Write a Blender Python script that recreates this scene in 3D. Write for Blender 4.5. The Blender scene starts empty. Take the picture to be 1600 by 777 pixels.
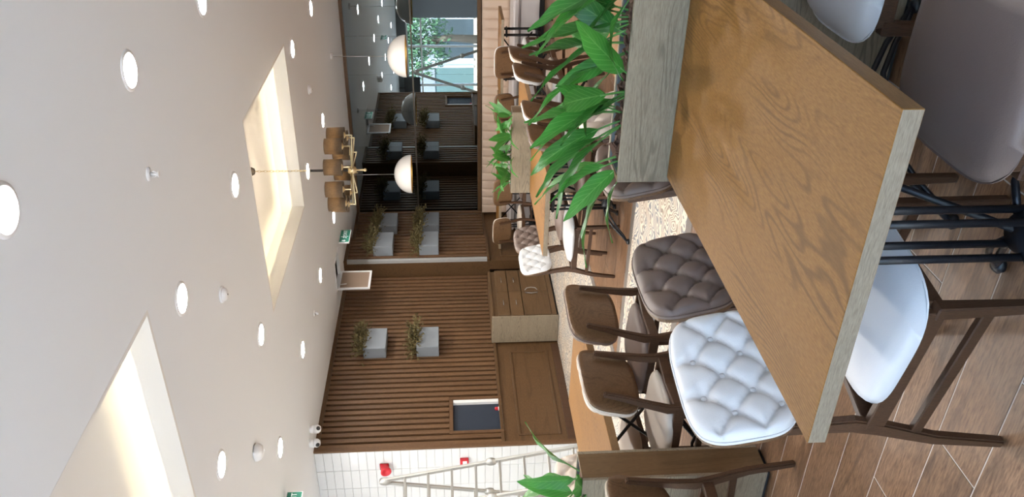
import bpy, bmesh, math, random
from mathutils import Vector, Matrix, Euler
random.seed(7)
PI = math.pi
S = bpy.context.scene
COL = S.collection

# ------------------------------------------------------------------ camera
H = 1.45
def cam_axes(yaw, pitch, roll):
    cy, sy = math.cos(yaw), math.sin(yaw)
    fwd = Vector((-sy, cy, 0)); right = Vector((cy, sy, 0)); up = Vector((0, 0, 1))
    f2 = math.cos(pitch)*fwd - math.sin(pitch)*up
    u2 = math.sin(pitch)*fwd + math.cos(pitch)*up
    r3 = math.cos(roll)*right + math.sin(roll)*u2
    u3 = -math.sin(roll)*right + math.cos(roll)*u2
    return r3, -u3, f2
right, down, fwd = cam_axes(*[math.radians(a) for a in (31.485, 4.231, -1.251)])
cd = bpy.data.cameras.new('camera'); cam = bpy.data.objects.new('camera', cd); COL.objects.link(cam)
# the phone was held upright and the picture stored lying on its side: image right is the world's down
m = Matrix((down, right, -fwd)).transposed().to_4x4(); m.translation = (0, 0, H)
cam.matrix_world = m
cd.sensor_fit = 'HORIZONTAL'; cd.sensor_width = 36; cd.lens = 36*1279.75/1600
cd.clip_start = 0.05; cd.clip_end = 300
S.camera = cam

# ------------------------------------------------------------------ world, sun, exposure
S.view_settings.view_transform = 'Standard'; S.view_settings.look = 'None'
S.view_settings.exposure = 2.3; S.view_settings.gamma = 1; S.view_settings.use_curve_mapping = False
w = bpy.data.worlds.new('sky'); S.world = w; w.use_nodes = True
nt = w.node_tree; bg = nt.nodes['Background']
sky = nt.nodes.new('ShaderNodeTexSky'); sky.sky_type = 'NISHITA'; sky.sun_disc = False
sky.sun_elevation = math.radians(66); sky.sun_rotation = math.radians(10); sky.air_density = 1.0; sky.dust_density = 2.5
hs = nt.nodes.new('ShaderNodeHueSaturation'); hs.inputs['Saturation'].default_value = 1.0
nt.links.new(sky.outputs[0], hs.inputs['Color']); nt.links.new(hs.outputs[0], bg.inputs[0]); bg.inputs[1].default_value = 0.62
sd = bpy.data.lights.new('sun', 'SUN'); sd.energy = 14.0; sd.angle = 0.01; sd.color = (1, .97, .93)
so = bpy.data.objects.new('sun', sd); COL.objects.link(so)
so.rotation_euler = Vector((-.12, -.42, -1.0)).to_track_quat('-Z', 'Y').to_euler(); so.location = (0, 0, 12)
pd = bpy.data.lights.new('window_portal', 'AREA'); pd.shape = 'RECTANGLE'; pd.size = 15.6; pd.size_y = 2.8
pd.cycles.is_portal = True
po = bpy.data.objects.new('window_portal', pd); COL.objects.link(po)
po.location = (-5, -1.12, 1.45); po.rotation_euler = (PI/2, 0, 0)
po.rotation_euler = Vector((0, 1, 0)).to_track_quat('-Z', 'Z').to_euler()

# ------------------------------------------------------------------ materials
M = {}
def nodes(name):
    mt = bpy.data.materials.new(name); mt.use_nodes = True
    n = mt.node_tree.nodes; l = mt.node_tree.links
    return mt, n, l, n['Principled BSDF']
def plain(name, col, rough=.5, metal=0, bump=0, bscale=200, coat=0, spec=.5, var=0):
    mt, n, l, p = nodes(name)
    p.inputs['Base Color'].default_value = (*col, 1); p.inputs['Roughness'].default_value = rough
    p.inputs['Metallic'].default_value = metal; p.inputs['Coat Weight'].default_value = coat
    p.inputs['Specular IOR Level'].default_value = spec
    tc = n.new('ShaderNodeTexCoord')
    if bump:
        no = n.new('ShaderNodeTexNoise'); no.inputs['Scale'].default_value = bscale; no.inputs['Detail'].default_value = 4
        b = n.new('ShaderNodeBump'); b.inputs['Strength'].default_value = bump; b.inputs['Distance'].default_value = .01
        l.new(tc.outputs['Object'], no.inputs['Vector']); l.new(no.outputs['Fac'], b.inputs['Height']); l.new(b.outputs[0], p.inputs['Normal'])
    if var:
        no = n.new('ShaderNodeTexNoise'); no.inputs['Scale'].default_value = 3; no.inputs['Detail'].default_value = 5
        r = n.new('ShaderNodeValToRGB')
        r.color_ramp.elements[0].position = .3; r.color_ramp.elements[1].position = .7
        r.color_ramp.elements[0].color = (*[c*(1-var) for c in col], 1); r.color_ramp.elements[1].color = (*[min(1, c*(1+var)) for c in col], 1)
        l.new(tc.outputs['Object'], no.inputs['Vector']); l.new(no.outputs['Fac'], r.inputs[0]); l.new(r.outputs[0], p.inputs['Base Color'])
    M[name] = mt; return mt
def wood(name, dark, light, scale, rough=.45, lines=30, low=1.0, rnd=True, amt=.6, spec=.35, line_col=None, fine=45):
    """Veneer: low-frequency noise contoured into cathedral lines plus fine pores. `scale` squeezes the grain axis."""
    mt, n, l, p = nodes(name)
    tc = n.new('ShaderNodeTexCoord'); mp = n.new('ShaderNodeMapping'); mp.inputs['Scale'].default_value = scale
    l.new(tc.outputs['Object'], mp.inputs['Vector'])
    vec = mp.outputs[0]
    if rnd:
        oi = n.new('ShaderNodeObjectInfo'); mu = n.new('ShaderNodeMath'); mu.operation = 'MULTIPLY'; mu.inputs[1].default_value = 37
        ad = n.new('ShaderNodeVectorMath'); ad.operation = 'ADD'
        l.new(oi.outputs['Random'], mu.inputs[0]); l.new(vec, ad.inputs[0]); l.new(mu.outputs[0], ad.inputs[1]); vec = ad.outputs[0]
    a = n.new('ShaderNodeTexNoise'); a.inputs['Scale'].default_value = low; a.inputs['Detail'].default_value = 3.0; a.inputs['Roughness'].default_value = .45
    l.new(vec, a.inputs['Vector'])
    mu2 = n.new('ShaderNodeMath'); mu2.operation = 'MULTIPLY'; mu2.inputs[1].default_value = lines*6.28
    sn = n.new('ShaderNodeMath'); sn.operation = 'SINE'
    l.new(a.outputs['Fac'], mu2.inputs[0]); l.new(mu2.outputs[0], sn.inputs[0])
    mr = n.new('ShaderNodeMapRange'); mr.inputs['From Min'].default_value = .1; mr.inputs['From Max'].default_value = 1.0
    l.new(sn.outputs[0], mr.inputs['Value'])
    f = n.new('ShaderNodeTexNoise'); f.inputs['Scale'].default_value = low*fine; f.inputs['Detail'].default_value = 6; f.inputs['Roughness'].default_value = .65
    l.new(vec, f.inputs['Vector'])
    r = n.new('ShaderNodeValToRGB'); r.color_ramp.elements[0].position = .33; r.color_ramp.elements[1].position = .68
    r.color_ramp.elements[0].color = (*dark, 1); r.color_ramp.elements[1].color = (*light, 1)
    l.new(f.outputs['Fac'], r.inputs[0])
    mx = n.new('ShaderNodeMix'); mx.data_type = 'RGBA'; mx.blend_type = 'MIX'
    mm = n.new('ShaderNodeMath'); mm.operation = 'MULTIPLY'; mm.inputs[1].default_value = amt
    g = n.new('ShaderNodeTexNoise'); g.inputs['Scale'].default_value = low*2.3; l.new(vec, g.inputs['Vector'])
    gr = n.new('ShaderNodeMapRange'); gr.inputs['From Min'].default_value = .4; gr.inputs['From Max'].default_value = .6; l.new(g.outputs['Fac'], gr.inputs['Value'])
    m3 = n.new('ShaderNodeMath'); m3.operation = 'MULTIPLY'
    l.new(mr.outputs[0], m3.inputs[0]); l.new(gr.outputs[0], m3.inputs[1]); l.new(m3.outputs[0], mm.inputs[0]); l.new(mm.outputs[0], mx.inputs[0])
    lc = line_col or [c*.55 for c in dark]
    l.new(r.outputs[0], mx.inputs[6]); mx.inputs[7].default_value = (*lc, 1)
    out = mx.outputs[2]
    if rnd:
        hv = n.new('ShaderNodeHueSaturation'); vr = n.new('ShaderNodeMapRange'); vr.inputs['To Min'].default_value = .88; vr.inputs['To Max'].default_value = 1.12
        l.new(oi.outputs['Random'], vr.inputs['Value']); l.new(vr.outputs[0], hv.inputs['Value']); l.new(out, hv.inputs['Color']); out = hv.outputs[0]
    l.new(out, p.inputs['Base Color'])
    p.inputs['Roughness'].default_value = rough; p.inputs['Specular IOR Level'].default_value = spec
    b = n.new('ShaderNodeBump'); b.inputs['Strength'].default_value = .15; b.inputs['Distance'].default_value = .003
    l.new(f.outputs['Fac'], b.inputs['Height']); l.new(b.outputs[0], p.inputs['Normal'])
    M[name] = mt; return mt
def emit(name, col, st):
    mt = bpy.data.materials.new(name); mt.use_nodes = True; n = mt.node_tree.nodes; l = mt.node_tree.links
    n.remove(n['Principled BSDF']); e = n.new('ShaderNodeEmission'); e.inputs[0].default_value = (*col, 1); e.inputs[1].default_value = st
    l.new(e.outputs[0], n['Material Output'].inputs[0]); M[name] = mt; return mt

plain('ceiling_paint', (.83, .86, .88), .85)
plain('white_paint', (.84, .84, .83), .6)
plain('cove_paint', (.80, .79, .76), .8)
plain('glazed_tile', (.68, .69, .69), .12, var=.03)
plain('strip_grey', (.40, .40, .39), .6)
plain('grout', (.64, .64, .63), .8)
plain('white_plastic', (.82, .82, .82), .35)
plain('black_iron', (.012, .013, .016), .38, bump=.1, bscale=60)
plain('black_rubber', (.02, .02, .02), .6)
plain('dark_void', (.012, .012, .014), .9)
plain('dark_interior', (.025, .035, .055), .5)
plain('red_plastic', (.55, .02, .03), .35)
plain('brass', (.66, .55, .34), .36, 1)
plain('gold_inside', (.80, .48, .12), .35, 1)
plain('bronze_dark', (.10, .085, .07), .4, .7)
plain('steel', (.55, .55, .55), .35, 1)
plain('aluminium', (.48, .47, .44), .42, .8, var=.06)
plain('grey_plaster', (.24, .265, .29), .7, bump=.1, var=.05)
plain('liner_grey', (.20, .21, .22), .6)
plain('bark', (.16, .075, .045), .85, bump=.5, bscale=80, var=.45)
plain('white_leather', (.77, .76, .75), .38, bump=.08, bscale=350)
plain('cream_leather', (.72, .62, .52), .42, bump=.08, bscale=350)
plain('taupe_leather', (.195, .138, .112), .42, bump=.08, bscale=350)
plain('bench_leather', (.62, .47, .36), .5, bump=.08, bscale=300)
plain('bench_seat_leather', (.66, .60, .58), .5, bump=.08, bscale=300)
plain('blind_fabric', (.22, .24, .27), .8)
plain('shade_gray', (.16, .17, .18), .7)
plain('paving', (.48, .50, .53), .85, var=.08)
plain('asphalt', (.20, .20, .20), .9, var=.1)
plain('facade_white', (.27, .29, .32), .8, var=.05)
plain('facade_tan', (.45, .36, .26), .8, var=.08)
plain('shutter_green', (.06, .10, .095), .6)
plain('shop_window', (.03, .042, .05), .1)
plain('tree_bark', (.12, .09, .06), .9, bump=.5, bscale=30)
plain('tree_leaf', (.055, .12, .05), .6, var=.5)
plain('dried_foliage', (.12, .095, .035), .8, var=.5)
plain('sign_green', (.01, .16, .10), .4)
plain('sign_white', (.85, .85, .85), .5)
plain('pattern_border', (.16, .135, .115), .55, var=.1)
plain('floor_grout', (.62, .56, .50), .8)
plain('pendant_white', (.80, .76, .70), .18)
plain('hatch_brown', (.30, .21, .15), .7)
# wood sorts; scale is (x, y, z), small along the grain
GX, GY, GZ = (.55, 6, 6), (6, .55, 6), (6, 6, .55)
wood('oak_top', (.205, .092, .021), (.305, .148, .038), (6, 1.0, 6), .5, lines=52, low=.5, rnd=False, amt=.62, spec=.14, fine=85)
wood('oak_daylit_grey_x', (.255, .198, .132), (.375, .305, .215), (1.0, 9, 9), .5, lines=26, low=.7, amt=.6)  # same veneer as the tables, greyed by daylight put into the colour
wood('oak_edge', (.22, .172, .118), (.35, .285, .205), (1.2, 9, 9), .5, lines=8, low=.8, amt=.5, rnd=False)
wood('oak_side_y', (.20, .115, .05), (.29, .17, .075), (9, .8, 9), .45, lines=8, low=.8, amt=.4)
wood('oak_end_shaded', (.15, .088, .040), (.22, .13, .062), (9, 9, .8), .45, lines=8, low=.8, amt=.4)  # planter ends: same veneer as the fronts, shade painted in as darker brown
wood('slat_wood', (.105, .053, .024), (.20, .108, .052), GZ, .5, lines=6, low=1, amt=.3)
wood('panel_wood', (.095, .050, .022), (.155, .085, .038), (6, .7, 6), .42, lines=7, low=.8, amt=.35)
wood('cabinet_wood', (.105, .060, .028), (.165, .096, .046), (6, .7, 6), .42, lines=7, low=.8, amt=.35)
wood('chair_wood', (.060, .029, .015), (.115, .058, .031), (9, 9, 1.2), .38, lines=6, low=1.2, amt=.3)
wood('chair_shell', (.125, .066, .031), (.205, .115, .056), (4, 4, 2.2), .36, lines=24, low=1.1, amt=.55)
wood('floor_plank', (.120, .058, .027), (.315, .178, .098), (1.1, 7, 7), .38, lines=7, low=.7, amt=.55, spec=.35, fine=30)
wood('trim_wood', (.09, .05, .025), (.17, .10, .055), GX, .45, lines=6, low=1, amt=.3)

def mk_mirror():
    mt, n, l, p = nodes('grey_mirror')
    p.inputs['Base Color'].default_value = (.29, .345, .375, 1); p.inputs['Metallic'].default_value = 1; p.inputs['Roughness'].default_value = .0
    M['grey_mirror'] = mt
mk_mirror()
def mk_glass():
    mt = bpy.data.materials.new('clear_glass'); mt.use_nodes = True; n = mt.node_tree.nodes; l = mt.node_tree.links
    n.remove(n['Principled BSDF'])
    t = n.new('ShaderNodeBsdfTransparent'); t.inputs[0].default_value = (.93, .95, .95, 1)
    g = n.new('ShaderNodeBsdfGlossy'); g.inputs['Roughness'].default_value = .0
    fr = n.new('ShaderNodeFresnel'); fr.inputs[0].default_value = 1.45
    mx = n.new('ShaderNodeMixShader'); l.new(fr.outputs[0], mx.inputs[0]); l.new(t.outputs[0], mx.inputs[1]); l.new(g.outputs[0], mx.inputs[2])
    l.new(mx.outputs[0], n['Material Output'].inputs[0]); M['clear_glass'] = mt
mk_glass()
def mk_leaf():
    mt, n, l, p = nodes('green_leaf')
    tc = n.new('ShaderNodeTexCoord'); no = n.new('ShaderNodeTexNoise'); no.inputs['Scale'].default_value = 9
    oi = n.new('ShaderNodeObjectInfo')
    uvs = n.new('ShaderNodeSeparateXYZ'); l.new(tc.outputs['UV'], uvs.inputs[0])
    # veins: pale midrib and side veins from the leaf's own UVs (u along, v across)
    ab = n.new('ShaderNodeMath'); ab.operation = 'ABSOLUTE'
    sb = n.new('ShaderNodeMath'); sb.operation = 'SUBTRACT'; sb.inputs[1].default_value = .5; l.new(uvs.outputs[1], sb.inputs[0]); l.new(sb.outputs[0], ab.inputs[0])
    mid = n.new('ShaderNodeMath'); mid.operation = 'LESS_THAN'; mid.inputs[1].default_value = .022; l.new(ab.outputs[0], mid.inputs[0])
    m1 = n.new('ShaderNodeMath'); m1.operation = 'MULTIPLY_ADD'; m1.inputs[1].default_value = -.55; l.new(ab.outputs[0], m1.inputs[0]); l.new(uvs.outputs[0], m1.inputs[2])
    m2 = n.new('ShaderNodeMath'); m2.operation = 'MULTIPLY'; m2.inputs[1].default_value = 9; l.new(m1.outputs[0], m2.inputs[0])
    fr = n.new('ShaderNodeMath'); fr.operation = 'FRACT'; l.new(m2.outputs[0], fr.inputs[0])
    vl = n.new('ShaderNodeMath'); vl.operation = 'LESS_THAN'; vl.inputs[1].default_value = .10; l.new(fr.outputs[0], vl.inputs[0])
    vm = n.new('ShaderNodeMath'); vm.operation = 'MAXIMUM'; l.new(mid.outputs[0], vm.inputs[0]); l.new(vl.outputs[0], vm.inputs[1])
    vs = n.new('ShaderNodeMath'); vs.operation = 'MULTIPLY'; vs.inputs[1].default_value = .45; l.new(vm.outputs[0], vs.inputs[0])
    r = n.new('ShaderNodeValToRGB'); r.color_ramp.elements[0].color = (.022, .12, .022, 1); r.color_ramp.elements[1].color = (.07, .30, .045, 1)
    av = n.new('ShaderNodeMath'); av.operation = 'ADD'
    hm = n.new('ShaderNodeMath'); hm.operation = 'MULTIPLY_ADD'; hm.inputs[1].default_value = .7; hm.inputs[2].default_value = -.2; l.new(oi.outputs['Random'], hm.inputs[0])
    l.new(tc.outputs['Object'], no.inputs['Vector']); l.new(no.outputs['Fac'], av.inputs[0]); l.new(hm.outputs[0], av.inputs[1]); l.new(av.outputs[0], r.inputs[0])
    mx = n.new('ShaderNodeMix'); mx.data_type = 'RGBA'; l.new(vs.outputs[0], mx.inputs[0]); l.new(r.outputs[0], mx.inputs[6]); mx.inputs[7].default_value = (.25, .50, .16, 1)
    l.new(mx.outputs[2], p.inputs['Base Color']); p.inputs['Roughness'].default_value = .35
    tr = n.new('ShaderNodeBsdfTranslucent'); l.new(mx.outputs[2], tr.inputs[0])
    ms = n.new('ShaderNodeMixShader'); ms.inputs[0].default_value = .25; l.new(p.outputs[0], ms.inputs[1]); l.new(tr.outputs[0], ms.inputs[2])
    l.new(ms.outputs[0], n['Material Output'].inputs[0]); M['green_leaf'] = mt
mk_leaf()
plain('leaf_stem', (.10, .26, .06), .5)
def mk_shade():
    mt, n, l, p = nodes('lamp_fabric')
    p.inputs['Base Color'].default_value = (.12, .085, .055, 1); p.inputs['Roughness'].default_value = .9
    tc = n.new('ShaderNodeTexCoord'); no = n.new('ShaderNodeTexNoise'); no.inputs['Scale'].default_value = 60; l.new(tc.outputs['Object'], no.inputs['Vector'])
    r = n.new('ShaderNodeValToRGB'); r.color_ramp.elements[0].color = (.12, .09, .06, 1); r.color_ramp.elements[1].color = (.26, .20, .135, 1); l.new(no.outputs['Fac'], r.inputs[0])
    tr = n.new('ShaderNodeBsdfTranslucent'); l.new(r.outputs[0], tr.inputs[0])
    ms = n.new('ShaderNodeMixShader'); ms.inputs[0].default_value = .55; l.new(p.outputs[0], ms.inputs[1]); l.new(tr.outputs[0], ms.inputs[2])
    l.new(ms.outputs[0], n['Material Output'].inputs[0]); M['lamp_fabric'] = mt
mk_shade()
def mk_pattern():
    """Cream tile printed with blue-grey contour stripes and rust dots."""
    mt, n, l, p = nodes('pattern_tile')
    tc = n.new('ShaderNodeTexCoord')
    sx = n.new('ShaderNodeSeparateXYZ'); l.new(tc.outputs['Object'], sx.inputs[0])
    def math_(op, a, b=None, c=None):
        q = n.new('ShaderNodeMath'); q.operation = op
        for i, v in enumerate((a, b, c)):
            if v is None: continue
            if isinstance(v, (int, float)): q.inputs[i].default_value = v
            else: l.new(v, q.inputs[i])
        return q.outputs[0]
    X, Y = sx.outputs[0], sx.outputs[1]
    zig = math_('PINGPONG', X, .04)
    nz = n.new('ShaderNodeTexNoise'); nz.inputs['Scale'].default_value = 7; nz.inputs['Detail'].default_value = 0
    l.new(tc.outputs['Object'], nz.inputs['Vector'])
    env = math_('SINE', math_('MULTIPLY', X, 17.0))
    d = math_('ADD', math_('MULTIPLY', math_('SUBTRACT', nz.outputs['Fac'], .5), .5), math_('MULTIPLY', zig, .9))
    d = math_('ADD', d, math_('MULTIPLY', env, .02))
    ph = math_('MULTIPLY', math_('ADD', Y, d), 2*PI/.058)
    st = math_('GREATER_THAN', math_('SINE', ph), .12)
    n2 = n.new('ShaderNodeTexNoise'); n2.inputs['Scale'].default_value = 3.3; l.new(tc.outputs['Object'], n2.inputs['Vector'])
    hue = n.new('ShaderNodeValToRGB'); hue.color_ramp.elements[0].position = .45; hue.color_ramp.elements[1].position = .58
    hue.color_ramp.elements[0].color = (.11, .14, .18, 1); hue.color_ramp.elements[1].color = (.24, .17, .12, 1); l.new(n2.outputs['Fac'], hue.inputs[0])
    mx = n.new('ShaderNodeMix'); mx.data_type = 'RGBA'
    l.new(math_('MULTIPLY', st, .85), mx.inputs[0]); mx.inputs[6].default_value = (.70, .60, .48, 1); l.new(hue.outputs[0], mx.inputs[7])
    l.new(mx.outputs[2], p.inputs['Base Color']); p.inputs['Roughness'].default_value = .45; M['pattern_tile'] = mt
mk_pattern()
emit('downlight_glow', (1, .97, .93), 58)
emit('cove_glow', (1, .83, .54), 3.0)
emit('bulb_glow', (1, .84, .62), 30)

# ------------------------------------------------------------------ mesh helpers
class MB:
    def __init__(s): s.v = []; s.f = []; s.sm = []; s.mi = []; s.uv = None
    def add(s, vs, fs, smooth=False, mi=0):
        o = len(s.v); s.v += [tuple(v) for v in vs]; s.f += [tuple(i+o for i in f) for f in fs]
        s.sm += [smooth]*len(fs); s.mi += [mi]*len(fs); return s
    def box(s, x0, x1, y0, y1, z0, z1, mi=0):
        vs = [(x, y, z) for x in (x0, x1) for y in (y0, y1) for z in (z0, z1)]
        return s.add(vs, [(0, 1, 3, 2), (4, 6, 7, 5), (0, 4, 5, 1), (2, 3, 7, 6), (0, 2, 6, 4), (1, 5, 7, 3)], False, mi)
    def prism(s, pts, t0, t1, f, mi=0, smooth=False):
        """pts 2-D outline (counter-clockwise); f(a, b, t) -> xyz"""
        n = len(pts); vs = [f(a, b, t0) for a, b in pts] + [f(a, b, t1) for a, b in pts]
        s.add(vs, [tuple(range(n))[::-1], tuple(range(n, 2*n))], False, mi)
        o = len(s.v)-2*n
        for i in range(n):
            j = (i+1) % n; s.f.append((o+i, o+j, o+n+j, o+n+i)); s.sm.append(smooth); s.mi.append(mi)
        return s
    def tube(s, path, r, n=8, cap=True, smooth=True, mi=0):
        P = [Vector(p) for p in path]; k = len(P); rs = r if isinstance(r, (list, tuple)) else [r]*k
        vs = []; ref = None
        for i, p in enumerate(P):
            t = (P[min(i+1, k-1)]-P[max(i-1, 0)]).normalized()
            if ref is None:
                ref = Vector((0, 0, 1)) if abs(t.z) < .9 else Vector((1, 0, 0))
            a = t.cross(ref).normalized(); b = a.cross(t).normalized(); ref = b
            for j in range(n):
                an = 2*PI*j/n; vs.append(p + rs[i]*(math.cos(an)*a+math.sin(an)*b))
        fs = [(i*n+j, i*n+(j+1) % n, (i+1)*n+(j+1) % n, (i+1)*n+j) for i in range(k-1) for j in range(n)]
        s.add(vs, fs, smooth, mi)
        if cap:
            o = len(s.v)-k*n
            s.f += [tuple(o+j for j in range(n))[::-1], tuple(o+(k-1)*n+j for j in range(n))]; s.sm += [False]*2; s.mi += [mi]*2
        return s
    def lathe(s, prof, n=24, c=(0, 0, 0), smooth=True, mi=0, close=False):
        vs = [(c[0]+r*math.cos(2*PI*j/n), c[1]+r*math.sin(2*PI*j/n), c[2]+z) for r, z in prof for j in range(n)]
        k = len(prof)
        fs = [(i*n+j, i*n+(j+1) % n, (i+1)*n+(j+1) % n, (i+1)*n+j) for i in range(k-1) for j in range(n)]
        s.add(vs, fs, smooth, mi)
        o = len(s.v)-k*n
        if prof[0][0] > 1e-4 and close: s.f.append(tuple(o+j for j in range(n))[::-1]); s.sm.append(False); s.mi.append(mi)
        if prof[-1][0] > 1e-4 and close: s.f.append(tuple(o+(k-1)*n+j for j in range(n))); s.sm.append(False); s.mi.append(mi)
        return s
    def bar(s, path, wa, wb, side, mi=0):
        """rectangular bar along path; wa wide along `side` vector, wb thick across (numbers or lists)"""
        P = [Vector(p) for p in path]; k = len(P); sd_ = Vector(side).normalized(); vs = []
        A = wa if isinstance(wa, (list, tuple)) else [wa]*k; B = wb if isinstance(wb, (list, tuple)) else [wb]*k
        for i, p in enumerate(P):
            t = (P[min(i+1, k-1)]-P[max(i-1, 0)]).normalized(); c = t.cross(sd_).normalized(); sv = c.cross(t).normalized()
            for a, b in ((-1, -1), (1, -1), (1, 1), (-1, 1)): vs.append(p+sv*a*A[i]/2+c*b*B[i]/2)
        fs = [(i*4+j, i*4+(j+1) % 4, (i+1)*4+(j+1) % 4, (i+1)*4+j) for i in range(k-1) for j in range(4)]
        fs += [(3, 2, 1, 0), tuple(4*(k-1)+j for j in range(4))]
        return s.add(vs, fs, False, mi)
    def grid(s, fn, nu, nv, smooth=True, flip=False, mi=0):
        vs = [fn(i/nu, j/nv) for i in range(nu+1) for j in range(nv+1)]
        fs = []
        for i in range(nu):
            for j in range(nv):
                q = (i*(nv+1)+j, (i+1)*(nv+1)+j, (i+1)*(nv+1)+j+1, i*(nv+1)+j+1); fs.append(q[::-1] if flip else q)
        return s.add(vs, fs, smooth, mi)
    def mesh(s, name, mats, bevel=0, seg=2, fix=True):
        me = bpy.data.meshes.new(name); me.from_pydata(s.v, [], s.f)
        me.polygons.foreach_set('use_smooth', s.sm); me.polygons.foreach_set('material_index', s.mi)
        for m_ in ([mats] if isinstance(mats, str) else mats): me.materials.append(M[m_])
        if bevel or fix:
            bm = bmesh.new(); bm.from_mesh(me)
            if fix: bmesh.ops.recalc_face_normals(bm, faces=bm.faces)
            if bevel: bmesh.ops.bevel(bm, geom=[e for e in bm.edges if len(e.link_faces) == 2 and e.calc_face_angle(0) > .6], offset=bevel, segments=seg, affect='EDGES', clamp_overlap=True)
            bm.to_mesh(me); bm.free()
        return me
    def build(s, name, mats, parent=None, loc=(0, 0, 0), bevel=0, seg=2, fix=True):
        return put(name, s.mesh(name, mats, bevel, seg, fix), parent, loc)
def put(name, me, parent=None, loc=(0, 0, 0), rot=None):
    o = bpy.data.objects.new(name, me); COL.objects.link(o); o.parent = parent; o.location = loc
    if rot: o.rotation_euler = rot
    return o
def tag(o, label=None, cat=None, group=None, kind=None):
    for k, v in (('label', label), ('category', cat), ('group', group), ('kind', kind)):
        if v: o[k] = v
    return o
def empty(name, loc, rz=0):
    o = bpy.data.objects.new(name, None); COL.objects.link(o); o.location = loc; o.rotation_euler = (0, 0, rz); o.empty_display_size = .1; return o
def copy_tree(o, parent=None):
    c = o.copy(); COL.objects.link(c); c.parent = parent
    for ch in list(o.children): copy_tree(ch, c)
    return c
def struct(o, label=None): o['kind'] = 'structure'; return o

# ------------------------------------------------------------------ room shell
ZC = 3.105; WX = -7.07; YM = 12.92; XL = -13.0; XR = 3.0; YF = -1.2; YW = 7.05
ZB = 4.2      # 'top of the void above the ceiling'
C1 = (-4.5, -2.64, 1.70, 3.76); C2 = (-4.5, -2.60, 6.30, 8.35); HT = (-6.70, -6.25, 9.88, 10.32)
# floor: slab, planks, pattern zones, borders
fl = MB().box(XL, XR, YF, YM, -.12, -.0015).build('floor', 'floor_grout'); struct(fl)
pz = MB()
pz.box(XL, -4.63, YF, YM, -.012, 0); pz.box(-4.63, XR, 4.30, 5.57, -.012, 0)
po_ = pz.build('pattern_tile_field', 'pattern_tile', fl)
bz = MB(); bz.box(-4.63, XR, 4.20, 4.30, -.012, .0005); bz.box(-4.63, XR, 5.57, 5.67, -.012, .0005)
bz.box(-4.73, -4.63, YF, 4.30, -.012, .0008); bz.box(-4.73, -4.63, 5.57, YM, -.012, .0008)
bz.build('tile_border', 'pattern_border', fl)
PW, PL = .205, 1.20
plank_mesh = {}
def planks(x0, x1, y0, y1, yref, half=False):
    n0 = math.floor((y0-yref)/PW)
    n = n0
    while yref+n*PW < y1-.01:
        a, b = max(y0, yref+n*PW), min(y1, yref+(n+1)*PW)
        jx = -1.75-.39*n
        k = math.floor((x0-jx)/PL)
        while jx+k*PL < x1-.01:
            c, d = max(x0, jx+k*PL), min(x1, jx+(k+1)*PL)
            if d-c > .02 and b-a > .02:
                key = (round(d-c, 3), round(b-a, 3))
                if key not in plank_mesh:
                    hx, hy = (d-c)/2-.0026, (b-a)/2-.0026
                    plank_mesh[key] = MB().box(-hx, hx, -hy, hy, -.010, 0).mesh('plank', 'floor_plank', bevel=.0006, seg=1)
                put('plank', plank_mesh[key], fl, ((c+d)/2, (a+b)/2, 0))
            k += 1
        n += 1
planks(-4.63, .6, .2, 4.20, 1.51)
planks(-4.63, -1.0, 5.67, 12.0, 5.70)
rest = MB(); rest.box(.6, XR, .2, 4.2, -.012, 0); rest.box(-4.63, XR, YF, .2, -.012, 0); rest.box(-1.0, XR, 5.67, YM, -.012, 0); rest.box(-4.63, -1.0, 12.0, YM, -.012, 0)
rest.build('plank_field', 'floor_plank', fl)

# ceiling with holes
def cells(holes):
    xs = sorted({XL, XR, *[h[0] for h in holes], *[h[1] for h in holes]}); ys = sorted({YF, YM, *[h[2] for h in holes], *[h[3] for h in holes]})
    for i in range(len(xs)-1):
        for j in range(len(ys)-1):
            cx, cy = (xs[i]+xs[i+1])/2, (ys[j]+ys[j+1])/2
            if not any(h[0] < cx < h[1] and h[2] < cy < h[3] for h in holes): yield xs[i], xs[i+1], ys[j], ys[j+1]
cb = MB()
for x0, x1, y0, y1 in cells([C1, C2, HT]): cb.box(x0, x1, y0, y1, ZC, ZC+.03)
ceil = cb.build('ceiling', 'ceiling_paint'); struct(ceil)
roof = MB().box(XL-.2, XR+.2, YF-.1, YM+.3, ZB, ZB+.15).build('ceiling_slab', 'grey_plaster'); struct(roof)
def coffer(c, strength_mat='cove_glow'):
    x0, x1, y0, y1 = c; zf = ZC+.135; zt = ZC+.30; e = .16
    t = MB()
    th = .025
    for (a, b, cc, d) in ((x0, x0+th, y0, y1), (x1-th, x1, y0, y1), (x0+th, x1-th, y0, y0+th), (x0+th, x1-th, y1-th, y1)): t.box(a, b, cc, d, ZC-.001, zf)
    t.build('coffer_fascia', 'cove_paint', ceil)
    t = MB(); t.box(x0-e-th, x1+e+th, y0-e-th, y1+e+th, zt, zt+.02)
    t.build('coffer_panel', 'cove_paint', ceil)
    t = MB()
    for (a, b, cc, d) in ((x0-e-th, x0-e, y0-e, y1+e), (x1+e, x1+e+th, y0-e, y1+e), (x0-e, x1+e, y0-e-th, y0-e), (x0-e, x1+e, y1+e, y1+e+th)): t.box(a, b, cc, d, ZC+.03, zt)
    t.build('coffer_cavity', 'cove_paint', ceil)
    t = MB(); q = .07; w_ = .012; zl = ZC+.06
    for (a, b, cc, d) in ((x0-q-w_, x0-q, y0-q, y1+q), (x1+q, x1+q+w_, y0-q, y1+q), (x0-q, x1+q, y0-q-w_, y0-q), (x0-q, x1+q, y1+q, y1+q+w_)): t.box(a, b, cc, d, zl, zl+.012)
    t.build('led_strip', strength_mat, ceil)
coffer(C1); coffer(C2)
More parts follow.
